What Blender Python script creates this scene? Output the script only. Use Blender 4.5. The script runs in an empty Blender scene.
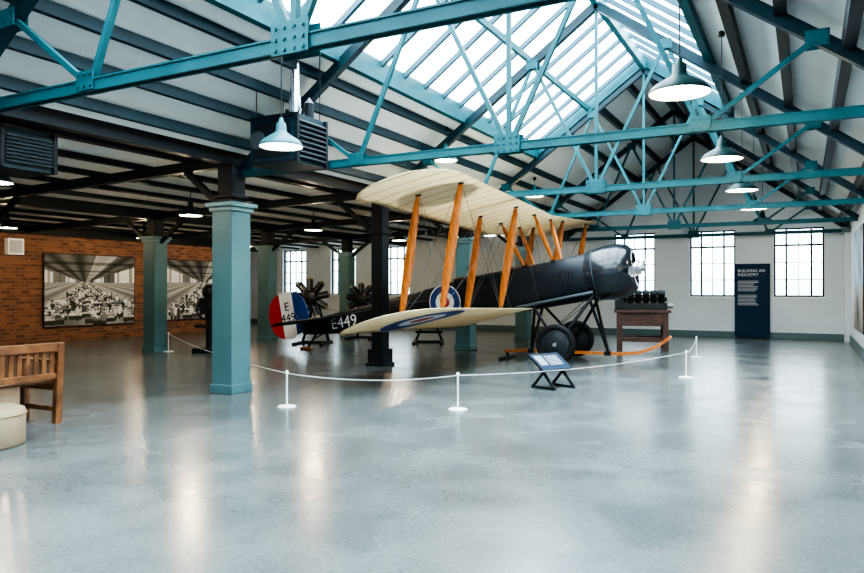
import bpy, math, random
from mathutils import Vector, Matrix, Euler
random.seed(4)
sc=bpy.context.scene
CS,SN=.884,.468
def R(x,d): return (CS*x-SN*d, SN*x+CS*d)   # survey (across, away) -> room grid

# ------------------------------------------------------------ materials
def mat(name,col,rough=.5,metal=0,var=0,vs=4,bump=0,bs=30,emit=0,ecol=None,spec=None,coat=0):
    m=bpy.data.materials.new(name); m.use_nodes=True
    nt=m.node_tree; b=nt.nodes['Principled BSDF']
    b.inputs['Base Color'].default_value=(*col,1); b.inputs['Roughness'].default_value=rough
    b.inputs['Metallic'].default_value=metal
    if coat: b.inputs['Coat Weight'].default_value=coat
    if spec is not None: b.inputs['Specular IOR Level'].default_value=spec
    if emit:
        b.inputs['Emission Color'].default_value=(*(ecol or col),1); b.inputs['Emission Strength'].default_value=emit
    tc=nt.nodes.new('ShaderNodeTexCoord')
    if var:
        n=nt.nodes.new('ShaderNodeTexNoise'); n.inputs['Scale'].default_value=vs; n.inputs['Detail'].default_value=5
        nt.links.new(tc.outputs['Object'],n.inputs['Vector'])
        r=nt.nodes.new('ShaderNodeValToRGB')
        r.color_ramp.elements[0].position=.3; r.color_ramp.elements[1].position=.7
        r.color_ramp.elements[0].color=(*[c*(1-var) for c in col],1)
        r.color_ramp.elements[1].color=(*[min(1,c*(1+var)) for c in col],1)
        nt.links.new(n.outputs['Fac'],r.inputs['Fac']); nt.links.new(r.outputs['Color'],b.inputs['Base Color'])
    if bump:
        n=nt.nodes.new('ShaderNodeTexNoise'); n.inputs['Scale'].default_value=bs
        nt.links.new(tc.outputs['Object'],n.inputs['Vector'])
        bp=nt.nodes.new('ShaderNodeBump'); bp.inputs['Strength'].default_value=bump; bp.inputs['Distance'].default_value=.01
        nt.links.new(n.outputs['Fac'],bp.inputs['Height']); nt.links.new(bp.outputs['Normal'],b.inputs['Normal'])
    return m
def wood(name,c1,c2,scale=(1,12,12),rough=.45):
    m=bpy.data.materials.new(name); m.use_nodes=True; nt=m.node_tree; b=nt.nodes['Principled BSDF']
    tc=nt.nodes.new('ShaderNodeTexCoord'); mp=nt.nodes.new('ShaderNodeMapping'); mp.inputs['Scale'].default_value=scale
    n=nt.nodes.new('ShaderNodeTexNoise'); n.inputs['Scale'].default_value=3; n.inputs['Detail'].default_value=6
    r=nt.nodes.new('ShaderNodeValToRGB'); r.color_ramp.elements[0].position=.35; r.color_ramp.elements[1].position=.65
    r.color_ramp.elements[0].color=(*c1,1); r.color_ramp.elements[1].color=(*c2,1)
    nt.links.new(tc.outputs['Object'],mp.inputs['Vector']); nt.links.new(mp.outputs['Vector'],n.inputs['Vector'])
    nt.links.new(n.outputs['Fac'],r.inputs['Fac']); nt.links.new(r.outputs['Color'],b.inputs['Base Color'])
    b.inputs['Roughness'].default_value=rough
    return m
M={}
M['white']=mat('white_painted_wall',(.70,.74,.77),.7,var=.05,vs=.8,bump=.1,bs=60)
M['ceil']=mat('ceiling_board_cream',(.62,.64,.63),.75,var=.06,vs=.6)
M['ceil2']=mat('aisle_ceiling_board',(.86,.84,.79),.8,var=.05,vs=.7)
M['teal']=mat('teal_gloss_paint',(.014,.088,.105),.5,var=.2,vs=3,spec=.22)
M['tealdk']=mat('dark_teal_steel_paint',(.006,.024,.034),.5,var=.2,vs=3,spec=.25)
M['black']=mat('black_steel_paint',(.006,.009,.013),.5,spec=.25)
M['coltop']=mat('column_cap_teal',(.125,.235,.25),.45)
M['col']=mat('column_teal_grey',(.085,.175,.19),.45,var=.09,vs=2,bump=.05,spec=.3)
M['skirt']=mat('skirting_grey_green',(.10,.155,.16),.5)
M['white2']=mat('white_gloss',(.85,.87,.88),.35)
M['navy']=mat('navy_panel',(.008,.030,.07),.6,spec=.2)
M['enamel']=mat('teal_enamel',(.025,.12,.14),.35,spec=.3)
M['enameldk']=mat('dark_enamel_shade',(.010,.035,.036),.4,spec=.3)
M['shadein']=mat('white_enamel_reflector',(.9,.9,.86),.4)
M['bulb']=mat('warm_bulb',(1,.9,.7),.4,emit=14,ecol=(1,.82,.55))
M['silver']=mat('aluminium',(.75,.77,.8),.25,metal=1)
M['grey']=mat('grey_metal',(.3,.32,.34),.4,metal=.6)
M['dgrey']=mat('dark_grey_metal',(.06,.075,.085),.45,metal=.3)
M['wire']=mat('rigging_wire',(.12,.13,.14),.45,metal=.5)
M['fus']=mat('doped_fabric_night_blue',(.008,.011,.017),.5,var=.25,vs=2,spec=.3)
M['cowl']=mat('cowling_gloss_black',(.010,.014,.020),.2,spec=.6)
M['tyre']=mat('rubber_tyre',(.012,.012,.014),.7,spec=.2)
M['disc']=mat('wheel_disc_fabric',(.020,.024,.028),.55,spec=.3)
M['ash']=wood('varnished_ash',(.33,.085,.010),(.56,.17,.028),(10,10,1.2),.35)
M['oak']=wood('bench_oak',(.10,.035,.012),(.24,.095,.033),(8,2,2),.45)
M['crate']=wood('old_workbench_wood',(.03,.012,.008),(.09,.036,.022),(2,8,8),.6)
M['rblue']=mat('roundel_blue',(.010,.045,.21),.5)
M['rwhite']=mat('roundel_white',(.82,.83,.84),.5)
M['rred']=mat('roundel_red',(.45,.02,.02),.5)
M['iron']=mat('engine_black_iron',(.010,.011,.013),.45,metal=.2,var=.3,vs=20)
M['brass']=mat('brass',(.5,.32,.1),.3,metal=1)
M['rope']=mat('white_cord',(.7,.72,.74),.6)
M['alu']=mat('glazing_bar_paint',(.025,.07,.095),.5,spec=.2)
M['tape']=mat('leather_brown',(.10,.04,.02),.5)
M['cream']=mat('tan_matt',(.36,.27,.17),.8,bump=.2,bs=80)

def linen():
    m=mat('doped_linen',(.80,.74,.60),.5); nt=m.node_tree; b=nt.nodes['Principled BSDF']
    tc=nt.nodes.new('ShaderNodeTexCoord'); sp=nt.nodes.new('ShaderNodeSeparateXYZ')
    nt.links.new(tc.outputs['Object'],sp.inputs[0])
    d=nt.nodes.new('ShaderNodeMath'); d.operation='DIVIDE'; d.inputs[1].default_value=.34; nt.links.new(sp.outputs['Y'],d.inputs[0])
    f=nt.nodes.new('ShaderNodeMath'); f.operation='FRACT'; nt.links.new(d.outputs[0],f.inputs[0])
    r=nt.nodes.new('ShaderNodeValToRGB'); e=r.color_ramp.elements
    e[0].position=0; e[0].color=(.40,.29,.16,1); e[1].position=.08; e[1].color=(.88,.77,.57,1)
    k=e.new(.93); k.color=(.82,.71,.51,1); k=e.new(1); k.color=(.40,.29,.16,1)
    nt.links.new(f.outputs[0],r.inputs['Fac'])
    nt.links.new(r.outputs['Color'],b.inputs['Base Color'])
    tr=nt.nodes.new('ShaderNodeBsdfTranslucent'); nt.links.new(r.outputs['Color'],tr.inputs['Color'])
    ms=nt.nodes.new('ShaderNodeMixShader'); ms.inputs[0].default_value=.38
    out=nt.nodes['Material Output']
    nt.links.new(b.outputs[0],ms.inputs[1]); nt.links.new(tr.outputs[0],ms.inputs[2]); nt.links.new(ms.outputs[0],out.inputs['Surface'])
    return m
M['linen']=linen()
def glass():
    m=bpy.data.materials.new('window_glass'); m.use_nodes=True; nt=m.node_tree
    nt.nodes.remove(nt.nodes['Principled BSDF'])
    t=nt.nodes.new('ShaderNodeBsdfTransparent'); t.inputs[0].default_value=(.92,.98,1,1)
    g=nt.nodes.new('ShaderNodeBsdfGlossy'); g.inputs['Roughness'].default_value=.05
    ms=nt.nodes.new('ShaderNodeMixShader'); ms.inputs[0].default_value=.05
    nt.links.new(t.outputs[0],ms.inputs[1]); nt.links.new(g.outputs[0],ms.inputs[2]); nt.links.new(ms.outputs[0],nt.nodes['Material Output'].inputs['Surface'])
    return m
M['glass']=glass()
def brick():
    m=bpy.data.materials.new('red_brick'); m.use_nodes=True; nt=m.node_tree; b=nt.nodes['Principled BSDF']
    tc=nt.nodes.new('ShaderNodeTexCoord'); sp=nt.nodes.new('ShaderNodeSeparateXYZ'); cb=nt.nodes.new('ShaderNodeCombineXYZ')
    nt.links.new(tc.outputs['Object'],sp.inputs[0]); nt.links.new(sp.outputs['Y'],cb.inputs['X']); nt.links.new(sp.outputs['Z'],cb.inputs['Y'])
    br=nt.nodes.new('ShaderNodeTexBrick'); br.inputs['Scale'].default_value=1
    br.inputs['Brick Width'].default_value=.24; br.inputs['Row Height'].default_value=.085; br.inputs['Mortar Size'].default_value=.009
    br.inputs['Color1'].default_value=(.30,.12,.055,1); br.inputs['Color2'].default_value=(.12,.05,.03,1); br.inputs['Mortar'].default_value=(.20,.15,.12,1)
    nt.links.new(cb.outputs[0],br.inputs['Vector'])
    nt.links.new(br.outputs['Color'],b.inputs['Base Color']); b.inputs['Roughness'].default_value=.85
    bp=nt.nodes.new('ShaderNodeBump'); bp.invert=True; bp.inputs['Strength'].default_value=.6; bp.inputs['Distance'].default_value=.01
    nt.links.new(br.outputs['Fac'],bp.inputs['Height']); nt.links.new(bp.outputs['Normal'],b.inputs['Normal'])
    return m
M['brick']=brick()
def concrete():
    m=bpy.data.materials.new('polished_concrete'); m.use_nodes=True; nt=m.node_tree; b=nt.nodes['Principled BSDF']
    tc=nt.nodes.new('ShaderNodeTexCoord')
    def noise(s,d,dist=0):
        n=nt.nodes.new('ShaderNodeTexNoise'); n.inputs['Scale'].default_value=s; n.inputs['Detail'].default_value=d; n.inputs['Distortion'].default_value=dist
        nt.links.new(tc.outputs['Object'],n.inputs['Vector']); return n
    def ramp(n,a,ca,bb,cb):
        r=nt.nodes.new('ShaderNodeValToRGB'); r.color_ramp.elements[0].position=a; r.color_ramp.elements[1].position=bb
        r.color_ramp.elements[0].color=ca; r.color_ramp.elements[1].color=cb; nt.links.new(n.outputs['Fac'],r.inputs['Fac']); return r
    def mul(a,b_,f=1):
        mx=nt.nodes.new('ShaderNodeMixRGB'); mx.blend_type='MULTIPLY'; mx.inputs['Fac'].default_value=f
        nt.links.new(a,mx.inputs[1]); nt.links.new(b_,mx.inputs[2]); return mx.outputs[0]
    n1=noise(.35,8,.4); n2=noise(1.6,10,.5); n3=noise(5,4); n4=noise(30,9)
    r1=ramp(n1,.34,(.090,.101,.104,1),.68,(.150,.166,.170,1))
    r2=ramp(n2,.36,(.82,.83,.84,1),.64,(1.15,1.15,1.14,1))
    r4=ramp(n4,.35,(.88,.88,.88,1),.65,(1.1,1.1,1.1,1))
    c=mul(mul(r1.outputs[0],r2.outputs[0]),r4.outputs[0])
    nt.links.new(c,b.inputs['Base Color'])
    rr=ramp(n2,.3,(.20,.20,.20,1),.7,(.27,.27,.27,1)); nt.links.new(rr.outputs[0],b.inputs['Roughness'])
    b.inputs['Specular IOR Level'].default_value=.55
    bp=nt.nodes.new('ShaderNodeBump'); bp.inputs['Strength'].default_value=.04; bp.inputs['Distance'].default_value=.006
    nt.links.new(n3.outputs['Fac'],bp.inputs['Height']); nt.links.new(bp.outputs['Normal'],b.inputs['Normal'])
    return m
M['floor']=concrete()
def vcol():
    m=mat('printed_photo_mural',(1,1,1),.5,spec=.2); nt=m.node_tree; a=nt.nodes.new('ShaderNodeVertexColor'); a.layer_name='Col'
    nt.links.new(a.outputs['Color'],nt.nodes['Principled BSDF'].inputs['Base Color']); return m
M['print']=vcol()

# ------------------------------------------------------------ mesh builder
class MB:
    def __init__(s): s.v=[];s.f=[];s.m=[];s.sm=[];s.mats=[]
    def mi(s,k):
        if k not in s.mats: s.mats.append(k)
        return s.mats.index(k)
    def add(s,vs,fs,k,smooth=False):
        o=len(s.v); s.v+= [tuple(v) for v in vs]; i=s.mi(k)
        for f in fs: s.f.append([o+a for a in f]); s.m.append(i); s.sm.append(smooth)
    def box(s,c,sz,k,rot=None):
        c=Vector(c); hx,hy,hz=[a/2 for a in sz]
        vs=[Vector((x,y,z)) for x in(-hx,hx) for y in(-hy,hy) for z in(-hz,hz)]
        if rot is not None: vs=[rot@v for v in vs]
        s.add([c+v for v in vs],[(0,1,3,2),(4,6,7,5),(0,4,5,1),(2,3,7,6),(0,2,6,4),(1,5,7,3)],k)
    def bx(s,x0,x1,y0,y1,z0,z1,k): s.box(((x0+x1)/2,(y0+y1)/2,(z0+z1)/2),(x1-x0,y1-y0,z1-z0),k)
    def beam(s,p,q,w,h,k,up=(0,0,1)):
        p=Vector(p);q=Vector(q); d=(q-p); L=d.length; d.normalize(); u=Vector(up)
        if abs(d.dot(u))>.98: u=Vector((0,1,0))
        sd=d.cross(u).normalized(); u=sd.cross(d)
        rot=Matrix((d,sd,u)).transposed()
        s.box((p+q)/2,(L,w,h),k,rot)
    def cyl(s,p,q,r0,k,r1=None,n=16,smooth=True,cap=True):
        p=Vector(p);q=Vector(q); r1=r0 if r1 is None else r1
        d=(q-p).normalized(); a=Vector((0,0,1)) if abs(d.z)<.9 else Vector((1,0,0))
        u=d.cross(a).normalized(); w=d.cross(u)
        vs=[]
        for c,r in((p,r0),(q,r1)):
            for i in range(n):
                t=2*math.pi*i/n; vs.append(c+u*math.cos(t)*r+w*math.sin(t)*r)
        s.add(vs,[(i,(i+1)%n,n+(i+1)%n,n+i) for i in range(n)],k,smooth)
        if cap: s.add(vs[:n],[tuple(reversed(range(n)))],k); s.add(vs[n:],[tuple(range(n))],k)
    def lathe(s,prof,k,o=(0,0,0),axis='z',n=28,rot=None):
        vs=[];o=Vector(o)
        for (h,r) in prof:
            for i in range(n):
                t=2*math.pi*i/n; a,b=math.cos(t)*r,math.sin(t)*r
                v=Vector((a,b,h)) if axis=='z' else (Vector((h,a,b)) if axis=='x' else Vector((a,h,b)))
                if rot is not None: v=rot@v
                vs.append(o+v)
        fs=[(j*n+i,j*n+(i+1)%n,(j+1)*n+(i+1)%n,(j+1)*n+i) for j in range(len(prof)-1) for i in range(n)]
        s.add(vs,fs,k,True)
    def torus(s,c,Rr,r,k,axis='y',n=32,m=12):
        pr=[(math.sin(2*math.pi*j/m)*r,Rr+math.cos(2*math.pi*j/m)*r) for j in range(m+1)]
        s.lathe(pr,k,c,axis,n)
    def grid(s,rows,k,closed=False,smooth=True):
        a=len(rows);b=len(rows[0]); vs=[p for r in rows for p in r]
        fs=[]
        for i in range(a-1):
            for j in range(b if closed else b-1):
                fs.append((i*b+j,i*b+(j+1)%b,(i+1)*b+(j+1)%b,(i+1)*b+j))
        s.add(vs,fs,k,smooth)
    def obj(s,name,loc=(0,0,0),rot=(0,0,0),parent=None,bevel=0):
        me=bpy.data.meshes.new(name); me.from_pydata(s.v,[],s.f)
        for k in s.mats: me.materials.append(M[k])
        me.polygons.foreach_set('material_index',s.m); me.polygons.foreach_set('use_smooth',s.sm); me.update()
        import bmesh
        bm=bmesh.new(); bm.from_mesh(me); bmesh.ops.recalc_face_normals(bm,faces=bm.faces); bm.to_mesh(me); bm.free()
        o=bpy.data.objects.new(name,me); sc.collection.objects.link(o); o.location=loc; o.rotation_euler=rot
        if parent: o.parent=parent
        if bevel:
            b=o.modifiers.new('bevel','BEVEL'); b.width=bevel; b.segments=2; b.limit_method='ANGLE'
        return o
def empty(name,loc=(0,0,0),rot=(0,0,0),parent=None):
    e=bpy.data.objects.new(name,None); sc.collection.objects.link(e); e.location=loc; e.rotation_euler=rot; e.parent=parent; e.empty_display_size=.2; return e
def text(name,body,size,k,loc,rot,parent,align='CENTER',ext=.001):
    c=bpy.data.curves.new(name,'FONT'); c.body=body; c.size=size; c.extrude=ext; c.align_x=align; c.align_y='CENTER'
    o=bpy.data.objects.new(name,c); sc.collection.objects.link(o); c.materials.append(M[k]); o.location=loc; o.rotation_euler=rot; o.parent=parent; return o

# ------------------------------------------------------------ room dimensions
XL,XA,XR=-17.4,-20.2,1.07
XE,XC=-6.9,-2.9
YB,YF=22.2,-4.0
ZE,ZR=3.2,6.1
SL=(ZR-ZE)/(XC-XE)
def rz(x): return ZR-SL*abs(x-XC)
def az(x): return ZE+.1-(XE-x)*.024
GY=[-.1,3.6,7.3,11.0,14.7,18.45]

b=MB(); b.bx(XA-.3,XR+.3,YF-.3,YB+.3,-.2,0,'floor'); b.obj('floor')
wins=[(-.16,1.25,3.12),(-2.42,1.25,3.12),(-4.68,1.25,3.12),(-13.25,1.15,2.96),(-15.6,1.15,2.96),(-17.95,1.15,2.93)]
zs=1.18
b=MB()
b.bx(XA-.3,XR+.3,YB,YB+.3,0,zs,'white')
prev=XR+.3
for c,w,zt in wins:
    b.bx(c+w/2,prev,YB,YB+.3,zs,ZE,'white'); b.bx(c-w/2,c+w/2,YB,YB+.3,zt,ZE,'white'); prev=c-w/2
b.bx(XA-.3,prev,YB,YB+.3,zs,ZE,'white')
vs=[(XE,YB,ZE),(-XE+2*XC,YB,ZE),(XC,YB,ZR)]; vs+=[(x,YB+.3,z) for x,_,z in vs]
b.add(vs,[(0,1,2),(3,5,4),(0,3,4,1),(1,4,5,2),(2,5,3,0)],'white')
b.obj('wall_back')
for i,(c,w,zt) in enumerate(wins):
    b=MB(); y=YB+.12; k='black'
    b.bx(c-w/2,c-w/2+.045,y-.03,y+.03,zs,zt,k); b.bx(c+w/2-.045,c+w/2,y-.03,y+.03,zs,zt,k)
    b.bx(c-w/2,c+w/2,y-.03,y+.03,zs,zs+.045,k); b.bx(c-w/2,c+w/2,y-.03,y+.03,zt-.045,zt,k)
    for j in range(1,4): b.bx(c-w/2+w*j/4-(.026 if j!=2 else .011),c-w/2+w*j/4+(.026 if j!=2 else .011),y-.02,y+.02,zs,zt,k)
    for j in range(1,4):
        z=zs+(zt-zs)*j/4; t=.028 if j==3 else .011
        b.bx(c-w/2,c+w/2,y-.02,y+.02,z-t,z+t,k)
    b.bx(c-w/2,c+w/2,y-.003,y+.003,zs,zt,'glass')
    b.bx(c-w/2-.06,c+w/2+.06,YB-.05,YB+.1,zs-.05,zs-.002,'white2')
    b.obj('window_%d'%(i+1))
b=MB(); b.bx(XL-.3,XL,YF,18.2,0,2.78,'brick'); b.bx(XL-.3,XL,YF,18.2,2.78,az(XL),'black'); b.bx(XA,XL-.3,18.0,18.2,0,az(XA),'brick'); b.obj('wall_left')
b=MB(); b.bx(XA-.3,XA,18.0,YB,0,ZE,'white'); b.obj('wall_left_alcove')
b=MB(); b.bx(XR,XR+.3,YF,YB,0,ZE,'white'); b.bx(XR-.14,XR,YB-.5,YB,0,3.0,'white'); b.bx(XR-.2,XR,YB-.56,YB,2.9,3.05,'skirt'); b.obj('wall_right')
b=MB(); b.bx(XA-.3,XR+.3,YF-.3,YF,0,ZE,'white')
vs=[(XE,YF-.3,ZE),(-XE+2*XC,YF-.3,ZE),(XC,YF-.3,ZR)]; vs+=[(x,YF,z) for x,_,z in vs]
b.add(vs,[(0,1,2),(3,5,4),(0,3,4,1),(1,4,5,2),(2,5,3,0)],'white'); b.obj('wall_front')
b=MB(); b.bx(XA,XR-.14,YB-.03,YB,0,.17,'skirt'); b.obj('baseboard_back')
b=MB(); b.bx(XR-.03,XR,YF,YB-.5,0,.17,'skirt'); b.obj('baseboard_right')

# roof
SX0,SX1=-5.2,-1.25
SY0,SY1=-3.2,14.7
def slope(b,x0,x1,y0,y1,t,k,off=0,fn=rz):
    za,zb=fn(x0)+off,fn(x1)+off
    vs=[(x0,y0,za),(x1,y0,zb),(x1,y1,zb),(x0,y1,za),(x0,y0,za+t),(x1,y0,zb+t),(x1,y1,zb+t),(x0,y1,za+t)]
    b.add(vs,[(0,3,2,1),(4,5,6,7),(0,1,5,4),(1,2,6,5),(2,3,7,6),(3,0,4,7)],k)
b=MB()
slope(b,XE,SX0,YF,YB,.15,'ceil'); slope(b,SX0,XC,SY1,YB,.15,'ceil'); slope(b,SX0,XC,YF,SY0,.15,'ceil')
slope(b,XC,SX1,SY1,YB,.15,'ceil'); slope(b,XC,SX1,YF,SY0,.15,'ceil'); slope(b,SX1,1.1,YF,YB,.15,'ceil')
b.obj('ceiling')
b=MB(); slope(b,XA,XE,YF,YB,.15,'ceil2',0,az); b.obj('ceiling_aisle')
b=MB()
for x in (-6.62,-6.25,-5.88,-5.51): b.bx(x-.035,x+.035,YF,YB,rz(x)-.13,rz(x)-.01,'tealdk')
for x in (-4.6,-3.9,-3.3,-2.5,-1.9): b.bx(x-.04,x+.04,SY1+.1,YB,rz(x)-.17,rz(x)-.01,'tealdk')
for x in (-.75,-.2,.35,.85): b.bx(x-.05,x+.05,YF,YB,rz(x)-.22,rz(x)-.01,'black')
b.bx(XC-.05,XC+.05,YF,YB,ZR-.24,ZR-.03,'teal')
b.obj('roof_purlins')
b=MB()
for x in (SX0,SX1): b.bx(x-.05,x+.05,SY0,SY1,rz(x)-.18,rz(x)+.1,'teal')
b.bx(-4.05-.03,-4.05+.03,SY0,SY1,rz(-4.05)-.11,rz(-4.05)-.01,'teal')
b.beam((SX0,SY1,rz(SX0)-.05),(XC,SY1,ZR-.05),.1,.25,'teal'); b.beam((SX1,SY1,rz(SX1)-.05),(XC,SY1,ZR-.05),.1,.25,'teal')
y=SY0+.3
while y<SY1-.2:
    b.beam((SX0,y,rz(SX0)+.03),(XC,y,ZR+.03),.055,.07,'alu'); b.beam((SX1,y,rz(SX1)+.03),(XC,y,ZR+.03),.055,.07,'alu'); y+=.62
slope(b,SX0,XC,SY0,SY1,.006,'glass',.07); slope(b,XC,SX1,SY0,SY1,.006,'glass',.07)
b.obj('skylight')
b=MB()
x=XE-.9
while x>XA+.3:
    b.bx(x-.08,x+.08,YF,YB,az(x)-.07,az(x)-.005,'black'); x-=1.0
for x in (XE,-12.8): b.bx(x-.07,x+.07,YF,YB,az(x)-.22,az(x)-.0,'black')
for y in GY:
    b.beam((XL,y,az(XL)-.14),(XE,y,az(XE)-.14),.12,.14,'black')
    for cx in (XE,-12.8):
        b.beam((cx-.1,y,2.4),(cx-.95,y,az(cx-.95)-.2),.08,.08,'black')
        if cx<-7: b.beam((cx+.1,y,2.4),(cx+.95,y,az(cx)-.2),.08,.08,'black')
b.obj('aisle_roof_beams')

# trusses
def truss(y,detail=True):
    b=MB(); T='teal'; zt0=2.97; e=-XE+2*XC-.05
    for s in(-.035,.035):
        b.bx(XE,e,y+s-.010,y+s+.010,zt0-.045,zt0+.045,T)
    b.bx(XE,e,y-.055,y+.055,zt0+.037,zt0+.05,T)
    def ra(x): return rz(x)-.24
    for s,(xa) in((-1,XE),(1,e)):
        b.beam((xa,y,ra(xa)),(XC,y,ra(XC)),.10,.12,'tealdk' )
    def mem(x0,z0,x1,z1,w=.045,k=T): 
        b.beam((x0,y,z0),(x1,y,z1),.045,w,k)
    for s in(-1,1):
        X=lambda d: XC+s*d
        mem(X(2),zt0,X(3),ra(X(3))); mem(X(2),zt0,X(1.05),ra(X(1.05)),.05); mem(XC,zt0,X(1.05),ra(X(1.05)),.05)
        for px,pz in((X(2),zt0+.03),(X(1.05),ra(X(1.05))-.03),(X(3),ra(X(3))-.02)):
            b.bx(px-.10,px+.10,y-.064,y-.056,pz-.07,pz+.08,T); b.bx(px-.10,px+.10,y+.056,y+.064,pz-.07,pz+.08,T)
            if detail:
                for dx in(-.07,0,.07):
                    for dz in(-.04,.05): b.cyl((px+dx,y-.064,pz+dz),(px+dx,y-.075,pz+dz),.012,T,n=6)
    mem(XC,zt0,XC,ra(XC),.05)
    b.bx(XC-.15,XC+.15,y-.066,y-.057,zt0-.07,zt0+.14,T); b.bx(XC-.15,XC+.15,y+.057,y+.066,zt0-.07,zt0+.14,T)
    if detail:
        for dx in(-.11,-.04,.04,.11):
            for dz in(-.04,.03,.10): b.cyl((XC+dx,y-.066,zt0+dz),(XC+dx,y-.078,zt0+dz),.013,T,n=6)
    b.obj('roof_truss')
for y in GY+[YB-.25]: truss(y,y<12)

def column(x,y,kind='t'):
    b=MB()
    if kind=='t':
        b.bx(-.18,.18,-.18,.18,0,2.5,'col'); b.bx(-.2,.2,-.2,.2,0,.12,'col')
        b.bx(-.21,.21,-.21,.21,2.44,2.5,'coltop'); b.bx(-.25,.25,-.25,.25,2.5,2.56,'coltop')
        b.bx(-.13,.13,-.13,.13,2.56,az(x)-.22,'black'); b.bx(-.17,.17,-.17,.17,2.62,2.68,'black')
    else:
        b.bx(-.12,.12,-.12,.12,0,az(x)-.22,'black'); b.bx(-.17,.17,-.17,.17,0,.3,'black'); b.bx(-.2,.2,-.2,.2,0,.05,'black'); b.bx(-.16,.16,-.16,.16,2.4,2.5,'black')
    b.obj('support_column',(x,y,0),bevel=.012)
for y in GY[1:]:
    for x in (XE,-12.8):
        if y==3.6: continue
        column(x,y+(-.1 if y==7.3 else 0),'d' if (x==XE and y==11.0) else 't')

# ------------------------------------------------------------ pendant lamps
def pendant(x,y,z,r=.25,dark=False,power=35,ztop=None):
    zt_=ztop if ztop else rz(x)-.01
    k='enameldk' if dark else 'enamel'
    b=MB()
    b.lathe([(0,r),(.012,r+.004),(.03,r*.97),(.07,r*.82),(.11,r*.55),(.145,r*.3),(.17,r*.24),(.24,r*.22),(.26,r*.12),(.3,r*.08),(.3,0)],k,(0,0,0))
    b.lathe([(.004,r-.003),(.03,r*.90),(.07,r*.74),(.105,r*.46),(.13,r*.2),(.13,0)],'shadein')
    b.lathe([(-.0,0.0),(.01,.03),(.04,.05),(.08,.04),(.12,.02)],'bulb',n=14)
    b.cyl((0,0,.29),(0,0,zt_-z),.006,'black',n=6)
    b.cyl((0,0,zt_-z-.06),(0,0,zt_-z),.04,'black',n=10)
    o=b.obj('pendant_lamp',(x,y,z))
    l=bpy.data.lights.new('bulb_light','POINT'); l.energy=power; l.color=(1,.78,.5); l.shadow_soft_size=.06
    lo=bpy.data.objects.new('bulb_light',l); sc.collection.objects.link(lo); lo.parent=o; lo.location=(0,0,-.04)
for y in (6.2,9.6,12.8,15.9,19.2): pendant(-.93,y,3.04,.25,True)
pendant(-4.73,5.64,2.85,.22,False,30); pendant(-5.5,10.9,3.62,.2,False,20); pendant(-5.7,16.0,3.6,.2,False,20)
for x,y in((-8.9,5.2),(-9.8,9.2),(-9.8,12.8),(-9.8,16.6),(-15.3,9.2),(-15.3,12.8),(-15.3,16.6)):
    pendant(x,y,2.72,.2,True,75,az(x)-.01)

# ------------------------------------------------------------ unit heaters
def heater(x,y,z,w,d,h,flue=True,rot=0):
    b=MB()
    b.bx(-w/2,w/2,-d/2,d/2,0,h,'tealdk')
    for s in(-1,1):
        b.bx(-w/2-.01,w/2+.01,s*d/2-.015,s*d/2+.015,0,.04,'black'); b.bx(-w/2-.01,w/2+.01,s*d/2-.015,s*d/2+.015,h-.04,h,'black')
    for i in range(8):
        zz=.08+i*(h-.16)/7
        b.box((w/2+.02,0,zz),(.07,d-.1,.012),'dgrey',Matrix.Rotation(.6,3,'Y'))
    b.bx(-w/2+.06,w/2-.06,-d/2-.012,-d/2,.08,h-.08,'black')
    b.bx(w/2,w/2+.04,-d/2,-d/2+.04,0,h,'black'); b.bx(w/2,w/2+.04,d/2-.04,d/2,0,h,'black')
    b.cyl((-w*.3,-d/2-.005,h*.5),(-w*.3,-d/2-.04,h*.5),.11,'dgrey',n=20)
    top=lambda xx:(rz(x+xx) if x+xx>XE else az(x+xx))-z-.01
    if flue:
        b.cyl((0.1,0,h),(0.1,0,h+.28),.075,'silver',n=18); b.cyl((.1,0,h+.1),(.1,0,h+.13),.085,'silver'); b.cyl((0.1,0,h+.28),(0.1,0,top(.1)),.06,'silver',n=18)
        b.cyl((.28,.05,h),(.28,.05,h+.18),.06,'black'); b.lathe([(h+.18,.06),(h+.26,.0)],'grey',(.28,.05,0),n=12)
    for sx in(-1,1):
        for sy in(-1,1): b.cyl((sx*(w/2-.05),sy*(d/2-.05),h),(sx*(w/2-.05),sy*(d/2-.05),top(sx*(w/2-.05))),.006,'black',n=6)
    b.obj('unit_heater',(x,y,z),(0,0,rot))
heater(-5.63,6.85,2.90,.68,.6,.58)
heater(-7.35,4.45,2.62,.6,.6,.42,False)

# ------------------------------------------------------------ biplane
px_,py_=R(2.4,13.9)
root=empty('biplane',(px_,py_,0),(0,0,math.radians(3.9)))
air=empty('airframe',(0,0,1.52),(math.radians(1.0),math.radians(-10),0),root)
st=[(.78,.45,-.46,.45,2.2),(.45,.44,-.46,.44,2.8),(0,.41,-.46,.42,3.6),(-.6,.39,-.46,.42,3.8),(-1.2,.38,-.45,.43,3.4),(-1.8,.37,-.43,.42,3.2),(-2.5,.32,-.40,.36,3.6),(-3.3,.26,-.36,.31,4),(-4.1,.20,-.31,.26,4.5),(-4.9,.14,-.26,.22,4.5),(-5.5,.08,-.2,.18,4),(-5.95,.03,-.14,.14,3)]
def sect(x,hw,zb,zt_,n,N=28):
    out=[]
    for i in range(N):
        t=2*math.pi*i/N; c,s=math.cos(t),math.sin(t)
        yy=hw*math.copysign(abs(c)**(2/n),c); zz=(zt_+zb)/2+(zt_-zb)/2*math.copysign(abs(s)**(2/n),s)
        out.append(Vector((x,yy,zz)))
    return out
b=MB(); rows=[sect(*s) for s in st]; b.grid(rows,'fus',closed=True)
b.add(rows[-1],[tuple(range(28))],'fus'); b.add(rows[0],[tuple(range(28))],'fus')
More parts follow.
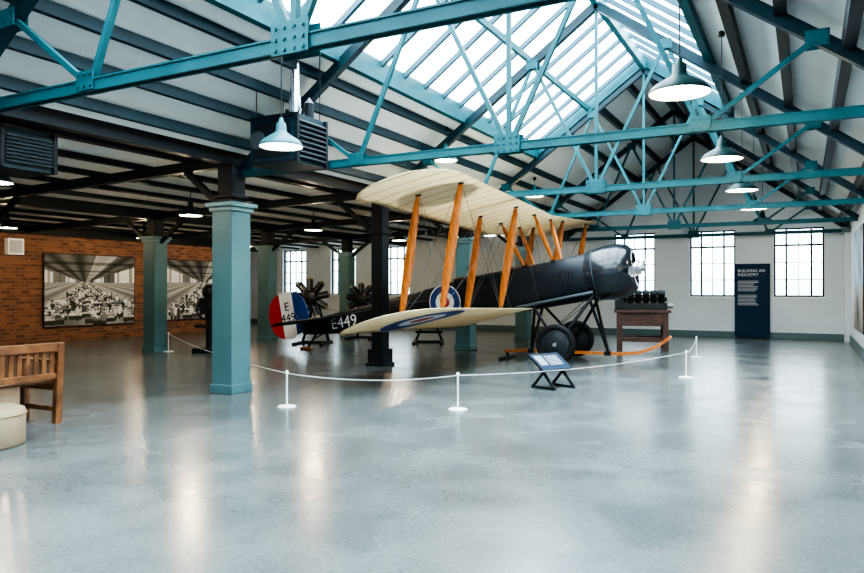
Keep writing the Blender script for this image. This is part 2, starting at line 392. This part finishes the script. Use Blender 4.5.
for cx in(-.75,-1.85):
    zc=.425
    b.lathe([(-.02,.2),(.02,.24),(.05,.22),(.045,.19),(-.02,.0)],'tape',(cx,0,zc-.02),'z',24)
    b.lathe([(.035,.19),(.03,0)],'black',(cx,0,zc-.02),'z',24)  # black disc stands in for the shaded inside of the cockpit opening
    b.add([(cx+.24,-.16,zc),(cx+.24,.16,zc),(cx+.16,.13,zc+.2),(cx+.16,-.13,zc+.2)],[(0,1,2,3)],'glass')
    for s in(-1,1): b.cyl((cx+.24,s*.16,zc-.03),(cx+.16,s*.13,zc+.2),.008,'black',n=6)
    b.cyl((cx+.16,-.13,zc+.2),(cx+.16,.13,zc+.2),.008,'black',n=6)
for s in(-1,1):
    b.cyl((.8,s*.40,-.32),(-.7,s*.43,-.36),.035,'dgrey',n=10)
    for i in range(5): b.box((.5-i*.09,s*.445,.02),(.02,.02,.25),'cowl')
b.obj('fuselage',parent=air)
def sidey(x):
    for a,c in zip(st,st[1:]):
        if c[0]<=x<=a[0]:
            t=(a[0]-x)/(a[0]-c[0]); return a[1]+(c[1]-a[1])*t
for s in(-1,1):
    b=MB(); cx,cz=-2.22,0
    for r0,r1,k in((0,.11,'rred'),(.11,.21,'rwhite'),(.21,.34,'rblue'),(.34,.36,'rwhite')):
        rows=[]
        for r in [r0+(r1-r0)*q/3 for q in range(4)]: rows.append([Vector((cx+r*math.cos(t),s*(sidey(cx+r*math.cos(t))+.009),cz+r*math.sin(t))) for t in [2*math.pi*i/36 for i in range(36)]])
        b.grid(rows,k,closed=True)
    b.obj('fuselage_roundel',parent=air)
ang=math.atan2(.20-.14,.8)
text('serial_starboard','E449',.36,'rwhite',(-4.78,-(.15+.012),-.03),(math.radians(90),0,-ang),air)
text('serial_port','E449',.36,'rwhite',(-4.78,(.15+.012),-.03),(math.radians(90),0,math.pi+ang),air)
b=MB()
b.lathe([(.7,.46),(.85,.495),(1.1,.525),(1.35,.515),(1.5,.47),(1.58,.38),(1.585,.30),(1.55,.29),(1.45,.33),(1.2,.4)],'cowl',axis='x',n=40)
b.lathe([(1.2,.42),(1.2,0)],'black',axis='x')
b.torus((.86,0,0),.5,.012,'dgrey','x',40,6)
b.cyl((1.2,0,0),(1.5,0,0),.11,'grey')
for i in range(9):
    t=2*math.pi*i/9; d=Vector((0,math.cos(t),math.sin(t))); b.cyl(Vector((1.36,0,0))+d*.1,Vector((1.36,0,0))+d*.38,.07,'iron',n=10)
b.obj('engine_cowling',parent=air)
b=MB()
b.lathe([(1.5,.09),(1.72,.09),(1.76,.06),(1.78,0)],'silver',axis='x',n=20)
b.lathe([(1.6,.13),(1.68,.13),(1.68,0)],'silver',axis='x',n=20)
for s in(-1,1):
    rows=[]
    for i in range(15):
        t=i/14; rr=.03+1.3*t; ch=.11+.11*math.sin(math.pi*min(1,t*1.05))**.8 if t<.95 else .07
        if i==14: ch=.02
        th=.05*(1-t)+.012; tw=math.radians(60-45*t)*s
        ring=[]
        for j in range(10):
            a=2*math.pi*j/10; u=ch/2*math.cos(a); v=th/2*math.sin(a)
            ring.append(Vector((1.64+u*math.sin(tw)+v*math.cos(tw), s*rr, u*math.cos(tw)-v*math.sin(tw))))
        rows.append(ring)
    b.grid(rows[:9],'dgrey',closed=True); b.grid(rows[8:],'silver',closed=True)
b.obj('propeller',parent=air,rot=(math.radians(6),0,0))
CH=1.45; INC=math.tan(math.radians(3)); DI=math.tan(math.radians(2.5))
def wpt(xle,z0,y,c,side,half=5.5):
    a=abs(y); s=max(0,(a-(half-.75))/.75); s=min(s,1); q=1-math.sqrt(max(0,1-s*s))
    le=xle-q*.55; te=xle-CH+q*.45*(1)
    if s>0: te-=.12*math.sin(math.pi*s)
    x=le+(te-le)*c; cc=(xle-x)/CH
    ch=abs(le-te)/CH
    camber=.34*(cc*(1-cc))*.28*CH
    th=.05*(math.sqrt(max(c,0))*(1-c)*1.9)*CH*.62*max(.15,ch)
    inc=INC+(.035 if z0<0 else 0)
    z=z0+a*DI-inc*(xle-x)+camber+(th if side>0 else -th*.35)
    return Vector((x,y,z))
def wing(name,xle,z0,y0,y1,half=5.5):
    b=MB(); ys=[];n=60
    for i in range(n+1):
        ys.append(y0+(y1-y0)*i/n)
    for e in(.999,.99,.97,.94,.9,.86):
        for s in(-1,1):
            v=s*(half-.75+.75*e)
            if min(y0,y1)<v<max(y0,y1): ys.append(v)
    ys=sorted(set(ys)); cs=[0,.01,.03,.07,.14,.25,.4,.55,.7,.82,.92,1]
    rows=[]
    for y in ys:
        up=[wpt(xle,z0,y,c,1,half) for c in cs]; lo=[wpt(xle,z0,y,c,-1,half) for c in reversed(cs[1:-1])]
        rows.append(up+lo)
    b.grid(rows,'linen',closed=True)
    m=len(rows[0]); b.add(rows[0],[tuple(range(m))],'linen'); b.add(rows[-1],[tuple(range(m))],'linen')
    return b.obj(name,parent=air)
XU,ZU=.23,1.30; XW,ZW=-.38,-.45
wing('upper_wing',XU,ZU,-5.5,5.5)
wing('lower_wing_starboard',XW,ZW,-5.5,-.38); wing('lower_wing_port',XW,ZW,.38,5.5)
def wround(name,xle,z0,cy,cx,rad,side=1):
    b=MB(); 
    def P(x,y,e=.012):
        c=(xle-x)/CH; return wpt(xle,z0,y,c,side)+Vector((0,0,e*side))
    rr=[(0,.28,'rred'),(.28,.55,'rwhite'),(.55,.96,'rblue'),(.96,1,'rwhite')]
    for a,c,k in rr:
        rows=[]
        for r in [a+(c-a)*i/5 for i in range(6)]:
            rows.append([P(cx+rad*r*math.cos(t),cy+rad*r*math.sin(t)) for t in [2*math.pi*i/48 for i in range(48)]])
        b.grid(rows,k,closed=True)
    b.obj(name,parent=air)
wround('lower_wing_roundel_starboard',XW,ZW,-3.95,XW-.74,.69,-1); wround('lower_wing_roundel_port',XW,ZW,3.95,XW-.74,.69,-1)
wround('upper_wing_roundel_starboard',XU,ZU,-4.0,XU-.74,.62); wround('upper_wing_roundel_port',XU,ZU,4.0,XU-.74,.62)
b=MB()
def strut(p,q,w=.085,t=.04,k='ash'):
    p=Vector(p);q=Vector(q); d=(q-p).normalized(); f=Vector((1,0,0)); f=(f-d*f.dot(d)).normalized(); s=d.cross(f)
    rows=[]
    for i in range(13):
        u=i/12; m=.42+.58*math.sin(math.pi*min(max(u*1.0,0),1))**.7
        rows.append([p+(q-p)*u+f*math.cos(a)*w/2*m+s*math.sin(a)*t/2*m for a in [2*math.pi*j/12 for j in range(12)]])
    b.grid(rows,k,closed=True)
    for c in(p,q): b.box(c,(.07,.05,.05),'black')
nodes={}
for s in(-1,1):
    for y in(1.75,4.35):
        for nm,c in(('f',.15),('r',.62)):
            lo=wpt(XW,ZW,s*y,c,1); up=wpt(XU,ZU,s*y,c,-1); strut(lo,up,.15,.07); nodes[(s,y,nm)]=(lo,up)
    for nm,c,fx in(('f',.15,.15),('r',.62,-.42)):
        up=wpt(XU,ZU,s*.62,c,-1); lo=Vector((fx,s*.36,.40)); strut(lo,up,.09,.045); nodes[(s,0,nm)]=(Vector((fx-.4,s*.4,-.42)),up)
b.obj('interplane_struts',parent=air)
b=MB()
def w(p,q): b.cyl(p,q,.004,'wire',n=5,cap=False)
for s in(-1,1):
    for nm in 'fr':
        for a,c in((0,1.75),(1.75,4.35)):
            A=nodes[(s,a,nm)];C=nodes[(s,c,nm)]
            w(A[0],C[1]); w(A[1],C[0])
    for y in(1.75,4.35):
        w(nodes[(s,y,'f')][0],nodes[(s,y,'r')][1]); w(nodes[(s,y,'r')][0],nodes[(s,y,'f')][1])
    w((-2.4,s*.3,.1),(-5.3,s*1.2,.12)); w((-5.2,s*1.2,.12),(-6.3,0,.7)); w((-5.2,s*1.2,.1),(-5.6,0,-.18))
b.obj('rigging_wires',parent=air)
def tp(y,c):
    q=1-math.sqrt(max(0,1-min(1,abs(y)/1.65)**2.6)); le=-4.75-.55*q; te=-5.95-.05*(1-q)+.3*q; return le+(te-le)*c
b=MB(); ys=[-1.65+3.3*i/30 for i in range(31)]; rows=[]
for y in ys:
    r=[]
    for c,sd in [(c,1) for c in(0,.1,.3,.6,1)]+[(c,-1) for c in(.6,.3,.1)]:
        r.append(Vector((tp(y,c),y,.12+sd*.035*math.sin(math.pi*min(1,c**.6)))))
    rows.append(r)
b.grid(rows,'fus',closed=True); b.obj('tailplane',parent=air)
b=MB(); cx,cz,rx,rzz=-6.32,.36,.54,.55; N=24
cols=[]
for i in range(N+1):
    u=-1+2*i/N; h=rzz*max(0.02,(1-abs(u)**2.3))**(1/2.3); x=cx-u*rx
    lo=cz-h*(1 if u>-.2 else .9); cols.append((x,lo,cz+h))
for i in range(N):
    k='rblue' if i<8 else ('rwhite' if i<16 else 'rred')
    (x0,l0,h0),(x1,l1,h1)=cols[i],cols[i+1]; t=.022
    vs=[(x0,-t,l0),(x1,-t,l1),(x1,-t,h1),(x0,-t,h0),(x0,t,l0),(x1,t,l1),(x1,t,h1),(x0,t,h0)]
    b.add(vs,[(0,1,2,3),(4,7,6,5),(0,4,5,1),(3,2,6,7)]+([(0,3,7,4)] if i==0 else [])+([(1,5,6,2)] if i==N-1 else []),k)
b.obj('rudder',parent=air)
text('rudder_letter','E',.28,'black',(-6.32,-.026,.56),(math.radians(90),0,0),air); text('rudder_number','449',.28,'black',(-6.32,-.026,.30),(math.radians(90),0,0),air)
b=MB(); b.cyl((-5.45,0,.48),(-5.75,0,.06),.025,'black'); b.cyl((-5.1,0,.5),(-5.62,0,.24),.015,'black'); b.box((-5.8,0,.035),(.3,.06,.05),'ash'); b.box((-5.8,0,.006),(.3,.07,.012),'black'); b.obj('tail_skid',parent=root)
b=MB()
for s in(-1,1):
    yw=s*.85
    b.torus((.25,yw,.375),.315,.06,'tyre','y',40,12)
    b.lathe([(yw-.07,.05),(yw-.055,.12),(yw-.03,.3),(yw+.03,.3),(yw+.055,.12),(yw+.07,.05)],'disc',(.25,0,.375),'y',36)
    b.lathe([(yw-.045,.24),(yw-.05,.235),(yw-.045,.23)],'dgrey',(.25,0,.375),'y',36)
    b.cyl((.25,yw-.1,.375),(.25,yw+.1,.375),.035,'grey')
b.obj('wheels',parent=root)
b=MB()
b.cyl((.25,-.85,.375),(.25,.85,.375),.028,'black')
for s in(-1,1):
    b.cyl((.85,s*.36,1.28),(.28,s*.72,.42),.03,'black'); b.cyl((-.35,s*.36,1.12),(.22,s*.72,.42),.028,'black')
    b.cyl((.75,s*.3,1.25),(1.05,0,.22),.028,'black'); b.cyl((-.3,s*.3,1.05),(-.45,0,.2),.028,'black')
    b.cyl((.75,s*.3,1.25),(-.45,0,.2),.008,'wire',n=6)
    b.box((.25,s*.7,.42),(.14,.05,.16),'black')
pts=[(-1.0,.14),(-.6,.17),(.6,.17),(1.3,.17),(1.65,.21),(1.95,.33),(2.2,.52)]
for (x0,z0),(x1,z1) in zip(pts,pts[1:]): b.beam((x0,0,z0),(x1,0,z1),.11,.055,'ash')
for x in(-.45,1.05): b.bx(x-.06,x+.06,-.07,.07,.13,.21,'black')
b.cyl((-.95,-.5,.03),(-.95,.5,.03),.03,'black'); b.cyl((-.95,0,.03),(-.95,0,.14),.03,'black')
b.obj('undercarriage_skid',parent=root)

# ------------------------------------------------------------ rotary engine exhibits
def rotary(x,y,z,r,rot,name='rotary_engine_exhibit'):
    b=MB()
    b.lathe([(-.16,.0),(-.16,.12),(-.1,.2),(.1,.2),(.14,.12),(.3,.06),(.3,0)],'iron',(0,0,z),'y',24)
    for i in range(9):
        t=2*math.pi*i/9+.2; d=Vector((math.cos(t),0,math.sin(t))); c=Vector((0,0,z))
        b.cyl(c+d*.18,c+d*r*.92,.07,'iron',n=12)
        for j in range(6): q=c+d*(.24+(r*.9-.26)*j/5); b.cyl(q-d*.008,q+d*.008,.095,'dgrey' if j%2 else 'iron',n=14)
        b.cyl(c+d*r*.92,c+d*r,.04,'brass',n=8); b.cyl(c+d*.2+Vector((0,-.09,0)),c+d*r+Vector((0,-.09,0)),.01,'grey',n=6)
    b.cyl((0,.1,z),(0,.45,z),.06,'black')
    for s in(-1,1): b.beam((s*.35,.45,.03),(0,.45,z+.05),.06,.06,'black'); b.beam((s*.35,-.3,.03),(s*.35,.7,.03),.07,.06,'black')
    b.bx(-.35,.35,.42,.48,.25,.31,'black'); b.bx(-.38,.38,.42,.48,0,.06,'black')
    b.obj(name,(x,y,0),(0,0,rot))
x,y=R(-3.05,17.7); rotary(x,y,1.18,.52,math.radians(20))
x,y=R(-1.95,19.6); rotary(x,y,1.12,.48,math.radians(10))
x,y=R(-.1,17.9); rotary(x,y,.85,.45,math.radians(25))
x,y=R(4.85,16.3)
e=empty('workbench_with_engine',(x,y,0),(0,0,math.radians(14)))
b=MB()
for sx in(-.5,.5):
    for sy in(-.32,.32): b.bx(sx-.06,sx+.06,sy-.06,sy+.06,0,.86,'crate')
    b.bx(sx-.05,sx+.05,-.3,.3,.18,.3,'crate')
for sy in(-.32,.32): b.bx(-.5,.5,sy-.03,sy+.03,.56,.86,'crate'); b.bx(-.5,.5,sy-.03,sy+.03,.2,.3,'crate')
for i in range(4): b.bx(-.62,.62,-.4+i*.2,-.41+(i+1)*.2,.86,.92,'crate')
b.obj('bench_stand',parent=e,bevel=.008)
b=MB(); b.bx(-.55,.55,-.14,.14,.925,1.08,'iron'); b.bx(-.6,-.4,-.2,.2,.925,1.15,'iron')
for i in range(6):
    xx=-.42+i*.17
    for s in(-1,1): b.cyl((xx,s*.05,1.05),(xx,s*.2,1.3),.07,'iron',n=12); b.cyl((xx,s*.2,1.3),(xx,s*.22,1.34),.075,'dgrey',n=12)
b.cyl((-.55,0,1.16),(.55,0,1.16),.05,'iron'); b.cyl((.55,0,1.02),(.68,0,1.02),.07,'grey')
b.obj('v_engine',parent=e)
x,y=R(-4.9,15.6)
b=MB(); b.bx(-.3,.3,-.3,.3,0,.1,'black'); b.cyl((0,0,.1),(0,0,1.15),.1,'iron'); b.bx(-.16,.16,-.22,.22,.85,1.2,'iron'); b.lathe([(1.2,.14),(1.28,.18),(1.4,.18),(1.5,.1),(1.5,0)],'iron')
b.torus((0,-.26,.95),.2,.025,'iron','y'); b.beam((-.2,-.26,.95),(.2,-.26,.95),.03,.03,'iron'); b.beam((0,-.26,.75),(0,-.26,1.15),.03,.03,'iron')
b.bx(-.28,.28,-.2,.2,.55,.62,'iron'); b.cyl((.2,0,1.1),(.2,0,1.6),.025,'iron')
b.obj('pillar_machine_exhibit',(x,y,0),(0,0,.4))

# ------------------------------------------------------------ bench and tan drum
def bench():
    b=MB(); L=1.6; k='oak'
    for y in(-.04,-L+.04):
        b.box((0.02,y,.42),(.07,.07,.84),k,Matrix.Rotation(.06,3,'Y'))
        b.bx(-.58,-.51,y-.035,y+.035,0,.64,k)
        b.bx(-.6,.02,y-.045,y+.045,.62,.66,k); b.bx(-.55,0,y-.025,y+.025,.34,.42,k); b.bx(-.55,0,y-.02,y+.02,.12,.17,k)
    b.bx(-.56,-.53,-L,0,.36,.42,k)
    for i in range(6): b.bx(-.58+i*.095,-.505+i*.095,-L,0,.42,.445,k)
    b.box((.045,-L/2,.80),(.045,L,.09),k); b.box((.02,-L/2,.50),(.04,L-.06,.06),k)
    n=17
    for i in range(n): b.box((.03,-.12-(L-.24)*i/(n-1),.645),(.02,.05,.27),k,Matrix.Rotation(.06,3,'Y'))
    b.obj('wooden_bench',(-6.91,4.72,0),bevel=.006)
bench()
x,y=R(-4.02,6.3)
b=MB(); b.lathe([(0,0),(0,.33),(.015,.345),(.28,.345),(.32,.335),(.335,.30),(.34,0)],'cream',n=40); b.torus((0,0,.28),.347,.006,'cream','z',40,6); b.obj('tan_drum',(x,y,0))  # low tan cylinder beside the bench

# ------------------------------------------------------------ barrier
P=[(-5.87,15.7),(-1.72,8.36),(.3,8.16),(4.0,11.1),(5.4,14.4)]
pts=[]
bar=empty('rope_barrier')
for i,(x,d) in enumerate(P):
    X,Y=R(x,d); b=MB()
    b.lathe([(0,0),(0,.11),(.012,.11),(.02,.095),(.022,.014)],'white2'); b.cyl((0,0,.02),(0,0,.42),.011,'white2',n=12); b.lathe([(.40,.02),(.42,.022),(.44,.0)],'white2',n=12)
    b.obj('stanchion_%d'%(i+1),(X,Y,0),parent=bar); pts.append((X,Y))
b=MB()
for (a,c) in zip(pts,pts[1:]):
    prev=None
    for i in range(17):
        t=i/16; q=Vector((a[0]+(c[0]-a[0])*t,a[1]+(c[1]-a[1])*t,.40-.07*4*t*(1-t)))
        if prev is not None: b.cyl(prev,q,.0045,'rope',n=6,cap=False)
        prev=q
b.obj('cord',parent=bar)

# ------------------------------------------------------------ low lectern
X,Y=R(1.72,10.0)
e=empty('information_lectern',(X,Y,0),(0,0,math.radians(27.9+38)))
b=MB()
for s in(-1,1):
    b.beam((s*.2,-.22,.015),(s*.2,.22,.015),.04,.03,'black'); b.beam((s*.2,-.2,.02),(s*.2,.1,.33),.03,.03,'black'); b.beam((s*.2,.2,.02),(s*.2,-.02,.25),.03,.03,'black')
rm=Matrix.Rotation(math.radians(35),3,'X')
b.box((0,.06,.36),(.6,.36,.025),'black',rm)
o=Vector((0,.06,.36))
b.box(o,(.57,.33,.027),'navy',rm)
b.box(o+rm@Vector((-.17,.03,.0145)),(.15,.2,.003),'grey',rm)
for i in range(7): b.box(o+rm@Vector((.08,.11-.03*i,.0145)),(.26,.006,.003),'rwhite',rm)
b.obj('lectern_panel',parent=e)

# ------------------------------------------------------------ info panel
e=empty('information_panel',(-1.34,YB-.12,0))
b=MB(); b.bx(-.46,.46,-.02,.02,.03,2.12,'navy'); b.bx(-.4,.4,-.1,.1,0,.03,'black'); b.obj('board',parent=e)
text('title','BUILDING AN\nINDUSTRY',.115,'rwhite',(-.38,-.022,1.86),(math.radians(90),0,0),e,'LEFT')
b=MB(); random.seed(2)
z=1.62
while z>.9:
    if abs(z-1.27)>.03:
        b.bx(-.38,-.38+random.uniform(.42,.55),-.0225,-.0205,z,z+.010,'rwhite')
    z-=.04
b.obj('body_text',parent=e)

# ------------------------------------------------------------ murals
def mural(name,loc,rotz,W,H,fn,nx=200,ny=140):
    me=bpy.data.meshes.new(name); vs=[];fs=[]
    for j in range(ny+1):
        for i in range(nx+1): vs.append((W*i/nx,-.045,H*j/ny))
    for j in range(ny):
        for i in range(nx): a=j*(nx+1)+i; fs.append((a,a+1,a+nx+2,a+nx+1))
    cols=[]
    for j in range(ny):
        for i in range(nx):
            g=fn((i+.5)/nx,(j+.5)/ny); g=g if isinstance(g,tuple) else (g*.93,g*.98,g)
            cols+= [(*g,1)]*4
    o=len(vs)
    for x in(-.02,W+.02):
        for y in(-.04,0):
            for z_ in(-.02,H+.02): vs.append((x,y,z_))
    fs+=[tuple(o+a for a in f) for f in[(0,1,3,2),(4,6,7,5),(0,4,5,1),(2,3,7,6),(0,2,6,4),(1,5,7,3)]]
    cols+=[(.02,.02,.02,1)]*24
    me.from_pydata(vs,[],fs); ca=me.color_attributes.new('Col','FLOAT_COLOR','CORNER')
    ca.data.foreach_set('color',[c for q in cols for c in q])
    me.materials.append(M['print'])
    o=bpy.data.objects.new(name,me); sc.collection.objects.link(o); o.location=loc; o.rotation_euler=(0,0,rotz)
def hall(seed,cu=.3,cv=.55):
    # black-and-white factory-floor photograph: roof, windows, benches, workers
    rnd=random.Random(seed); nx,ny=200,140
    img=[[.5]*nx for _ in range(ny)]
    for j in range(ny):
        for i in range(nx):
            u,v=i/nx,j/ny; du,dv=u-cu,v-cv
            if dv>0 and dv>abs(du)*.5:
                a=du/(dv+.02); g=.10+.06*math.sin(a*9)+(.30 if .3<a<.9 else 0)
                if math.sin(5/(dv+.08))>.6: g*=.4
            elif dv>0:
                p=math.log(abs(du)+.06)*7; g=.85 if math.sin(p)>-.2 and dv<abs(du)*.42 else .12
                if math.sin(p*3)>.8: g*=.4
                if du<0: g=g*.8+.1
            else:
                g=.34+.14*math.sin(du/(abs(dv)+.05)*5)
            img[j][i]=g*(.9+.2*rnd.random())
    def rect(x0,x1,y0,y1,g):
        for j in range(max(0,int(y0*ny)),min(ny,int(y1*ny)+1)):
            for i in range(max(0,int(x0*nx)),min(nx,int(x1*nx)+1)): img[j][i]=g*(.75+.5*rnd.random())
    def dot(x,y,rx,ry,g):
        for j in range(max(0,int((y-ry)*ny)),min(ny,int((y+ry)*ny)+1)):
            for i in range(max(0,int((x-rx)*nx)),min(nx,int((x+rx)*nx)+1)):
                if ((i/nx-x)/rx)**2+((j/ny-y)/ry)**2<1: img[j][i]=g*(.85+.3*rnd.random())
    it=[]
    for k in range(200):
        dep=rnd.random()**.7; sp=.10+1.5*(1-dep)
        it.append((dep,cu+(rnd.random()-.4)*sp,cv-.05-(cv-.05)*(1-dep)))
    it.sort(key=lambda q:-q[0])
    for dep,x,y in it:
        s=.22+1.0*(1-dep)
        if rnd.random()<.5:
            c=rnd.choice([.85,.55,.2]); rect(x-.06*s,x+.07*s,y+.02*s,y+.05*s,c); rect(x-.06*s,x+.07*s,y-.03*s,y+.018*s,.05)
            for q in range(3): dot(x+rnd.uniform(-.05,.06)*s,y+.065*s,.012*s,.02*s,rnd.choice([.08,.8,.4]))
        else:
            c=rnd.choice([.05,.08,.8,.65,.25]); dot(x,y+.01*s,.018*s,.07*s,.05); dot(x,y+.075*s,.024*s,.06*s,c); dot(x+.02*s,y+.08*s,.018*s,.018*s,c); dot(x,y+.15*s,.012*s,.022*s,.5); dot(x,y+.165*s,.013*s,.012*s,.06)
    return lambda u,v: img[min(ny-1,int(v*ny))][min(nx-1,int(u*nx))]
mural('photo_mural',(XL+.005,11.4,.42),math.radians(90),2.75,1.9,hall(1,.42,.6))
mural('photo_mural',(XL+.005,15.15,.45),math.radians(90),2.5,1.85,hall(7,.66,.62))
def colr(u,v):
    g=.25+.2*math.sin(u*9+v*3)*math.sin(v*7); return (g*.9,g*.75,g*.6) if v<.45 else (g*.6,g*.9,g*1.3)
mural('colour_display_panel',(XR-.005,19.4,.5),math.radians(-90),2.9,2.2,colr,60,50)
b=MB(); b.bx(0,.15,-.2,.2,0,.4,'white2'); b.bx(.15,.17,-.15,.15,.05,.35,'grey'); b.obj('wall_control_box',(XL,10.6,2.25))
# ------------------------------------------------------------ lights
def area(name,loc,rot,sx,sy,p,col):
    l=bpy.data.lights.new(name,'AREA'); l.shape='RECTANGLE'; l.size=sx; l.size_y=sy; l.energy=p; l.color=col
    o=bpy.data.objects.new(name,l); sc.collection.objects.link(o); o.location=loc; o.rotation_euler=rot
a=math.atan(SL)
Lc=(SX0+XC)/2; area('daylight_left_slope',(Lc-.12,(SY0+SY1)/2,rz(Lc)+.3),(0,-a,0),(XC-SX0)/math.cos(a),SY1-SY0,1550,(.87,.95,1))
Lc=(SX1+XC)/2; area('daylight_right_slope',(Lc+.12,(SY0+SY1)/2,rz(Lc)+.3),(0,a,0),(SX1-XC)/math.cos(a),SY1-SY0,950,(.87,.95,1))
w=bpy.data.worlds.new('overcast_sky'); sc.world=w; w.use_nodes=True; nt=w.node_tree
bg=nt.nodes['Background']; tc=nt.nodes.new('ShaderNodeTexCoord'); sp=nt.nodes.new('ShaderNodeSeparateXYZ'); r=nt.nodes.new('ShaderNodeValToRGB')
nt.links.new(tc.outputs['Generated'],sp.inputs[0]); nt.links.new(sp.outputs['Z'],r.inputs['Fac']); nt.links.new(r.outputs[0],bg.inputs['Color'])
r.color_ramp.elements[0].position=0; r.color_ramp.elements[0].color=(.55,.62,.64,1); r.color_ramp.elements[1].position=.03; r.color_ramp.elements[1].color=(.87,.95,1,1)
bg.inputs['Strength'].default_value=6.0

cam=bpy.data.cameras.new('camera'); co=bpy.data.objects.new('camera',cam); sc.collection.objects.link(co)
co.location=(0,0,1.4); co.rotation_euler=(math.radians(90.2),0,math.atan2(SN,CS)); cam.sensor_width=36; cam.lens=29.375; cam.clip_end=200
sc.camera=co
sc.view_settings.view_transform='AgX'
try: sc.view_settings.look='AgX - High Contrast'
except: pass
sc.view_settings.exposure=.42
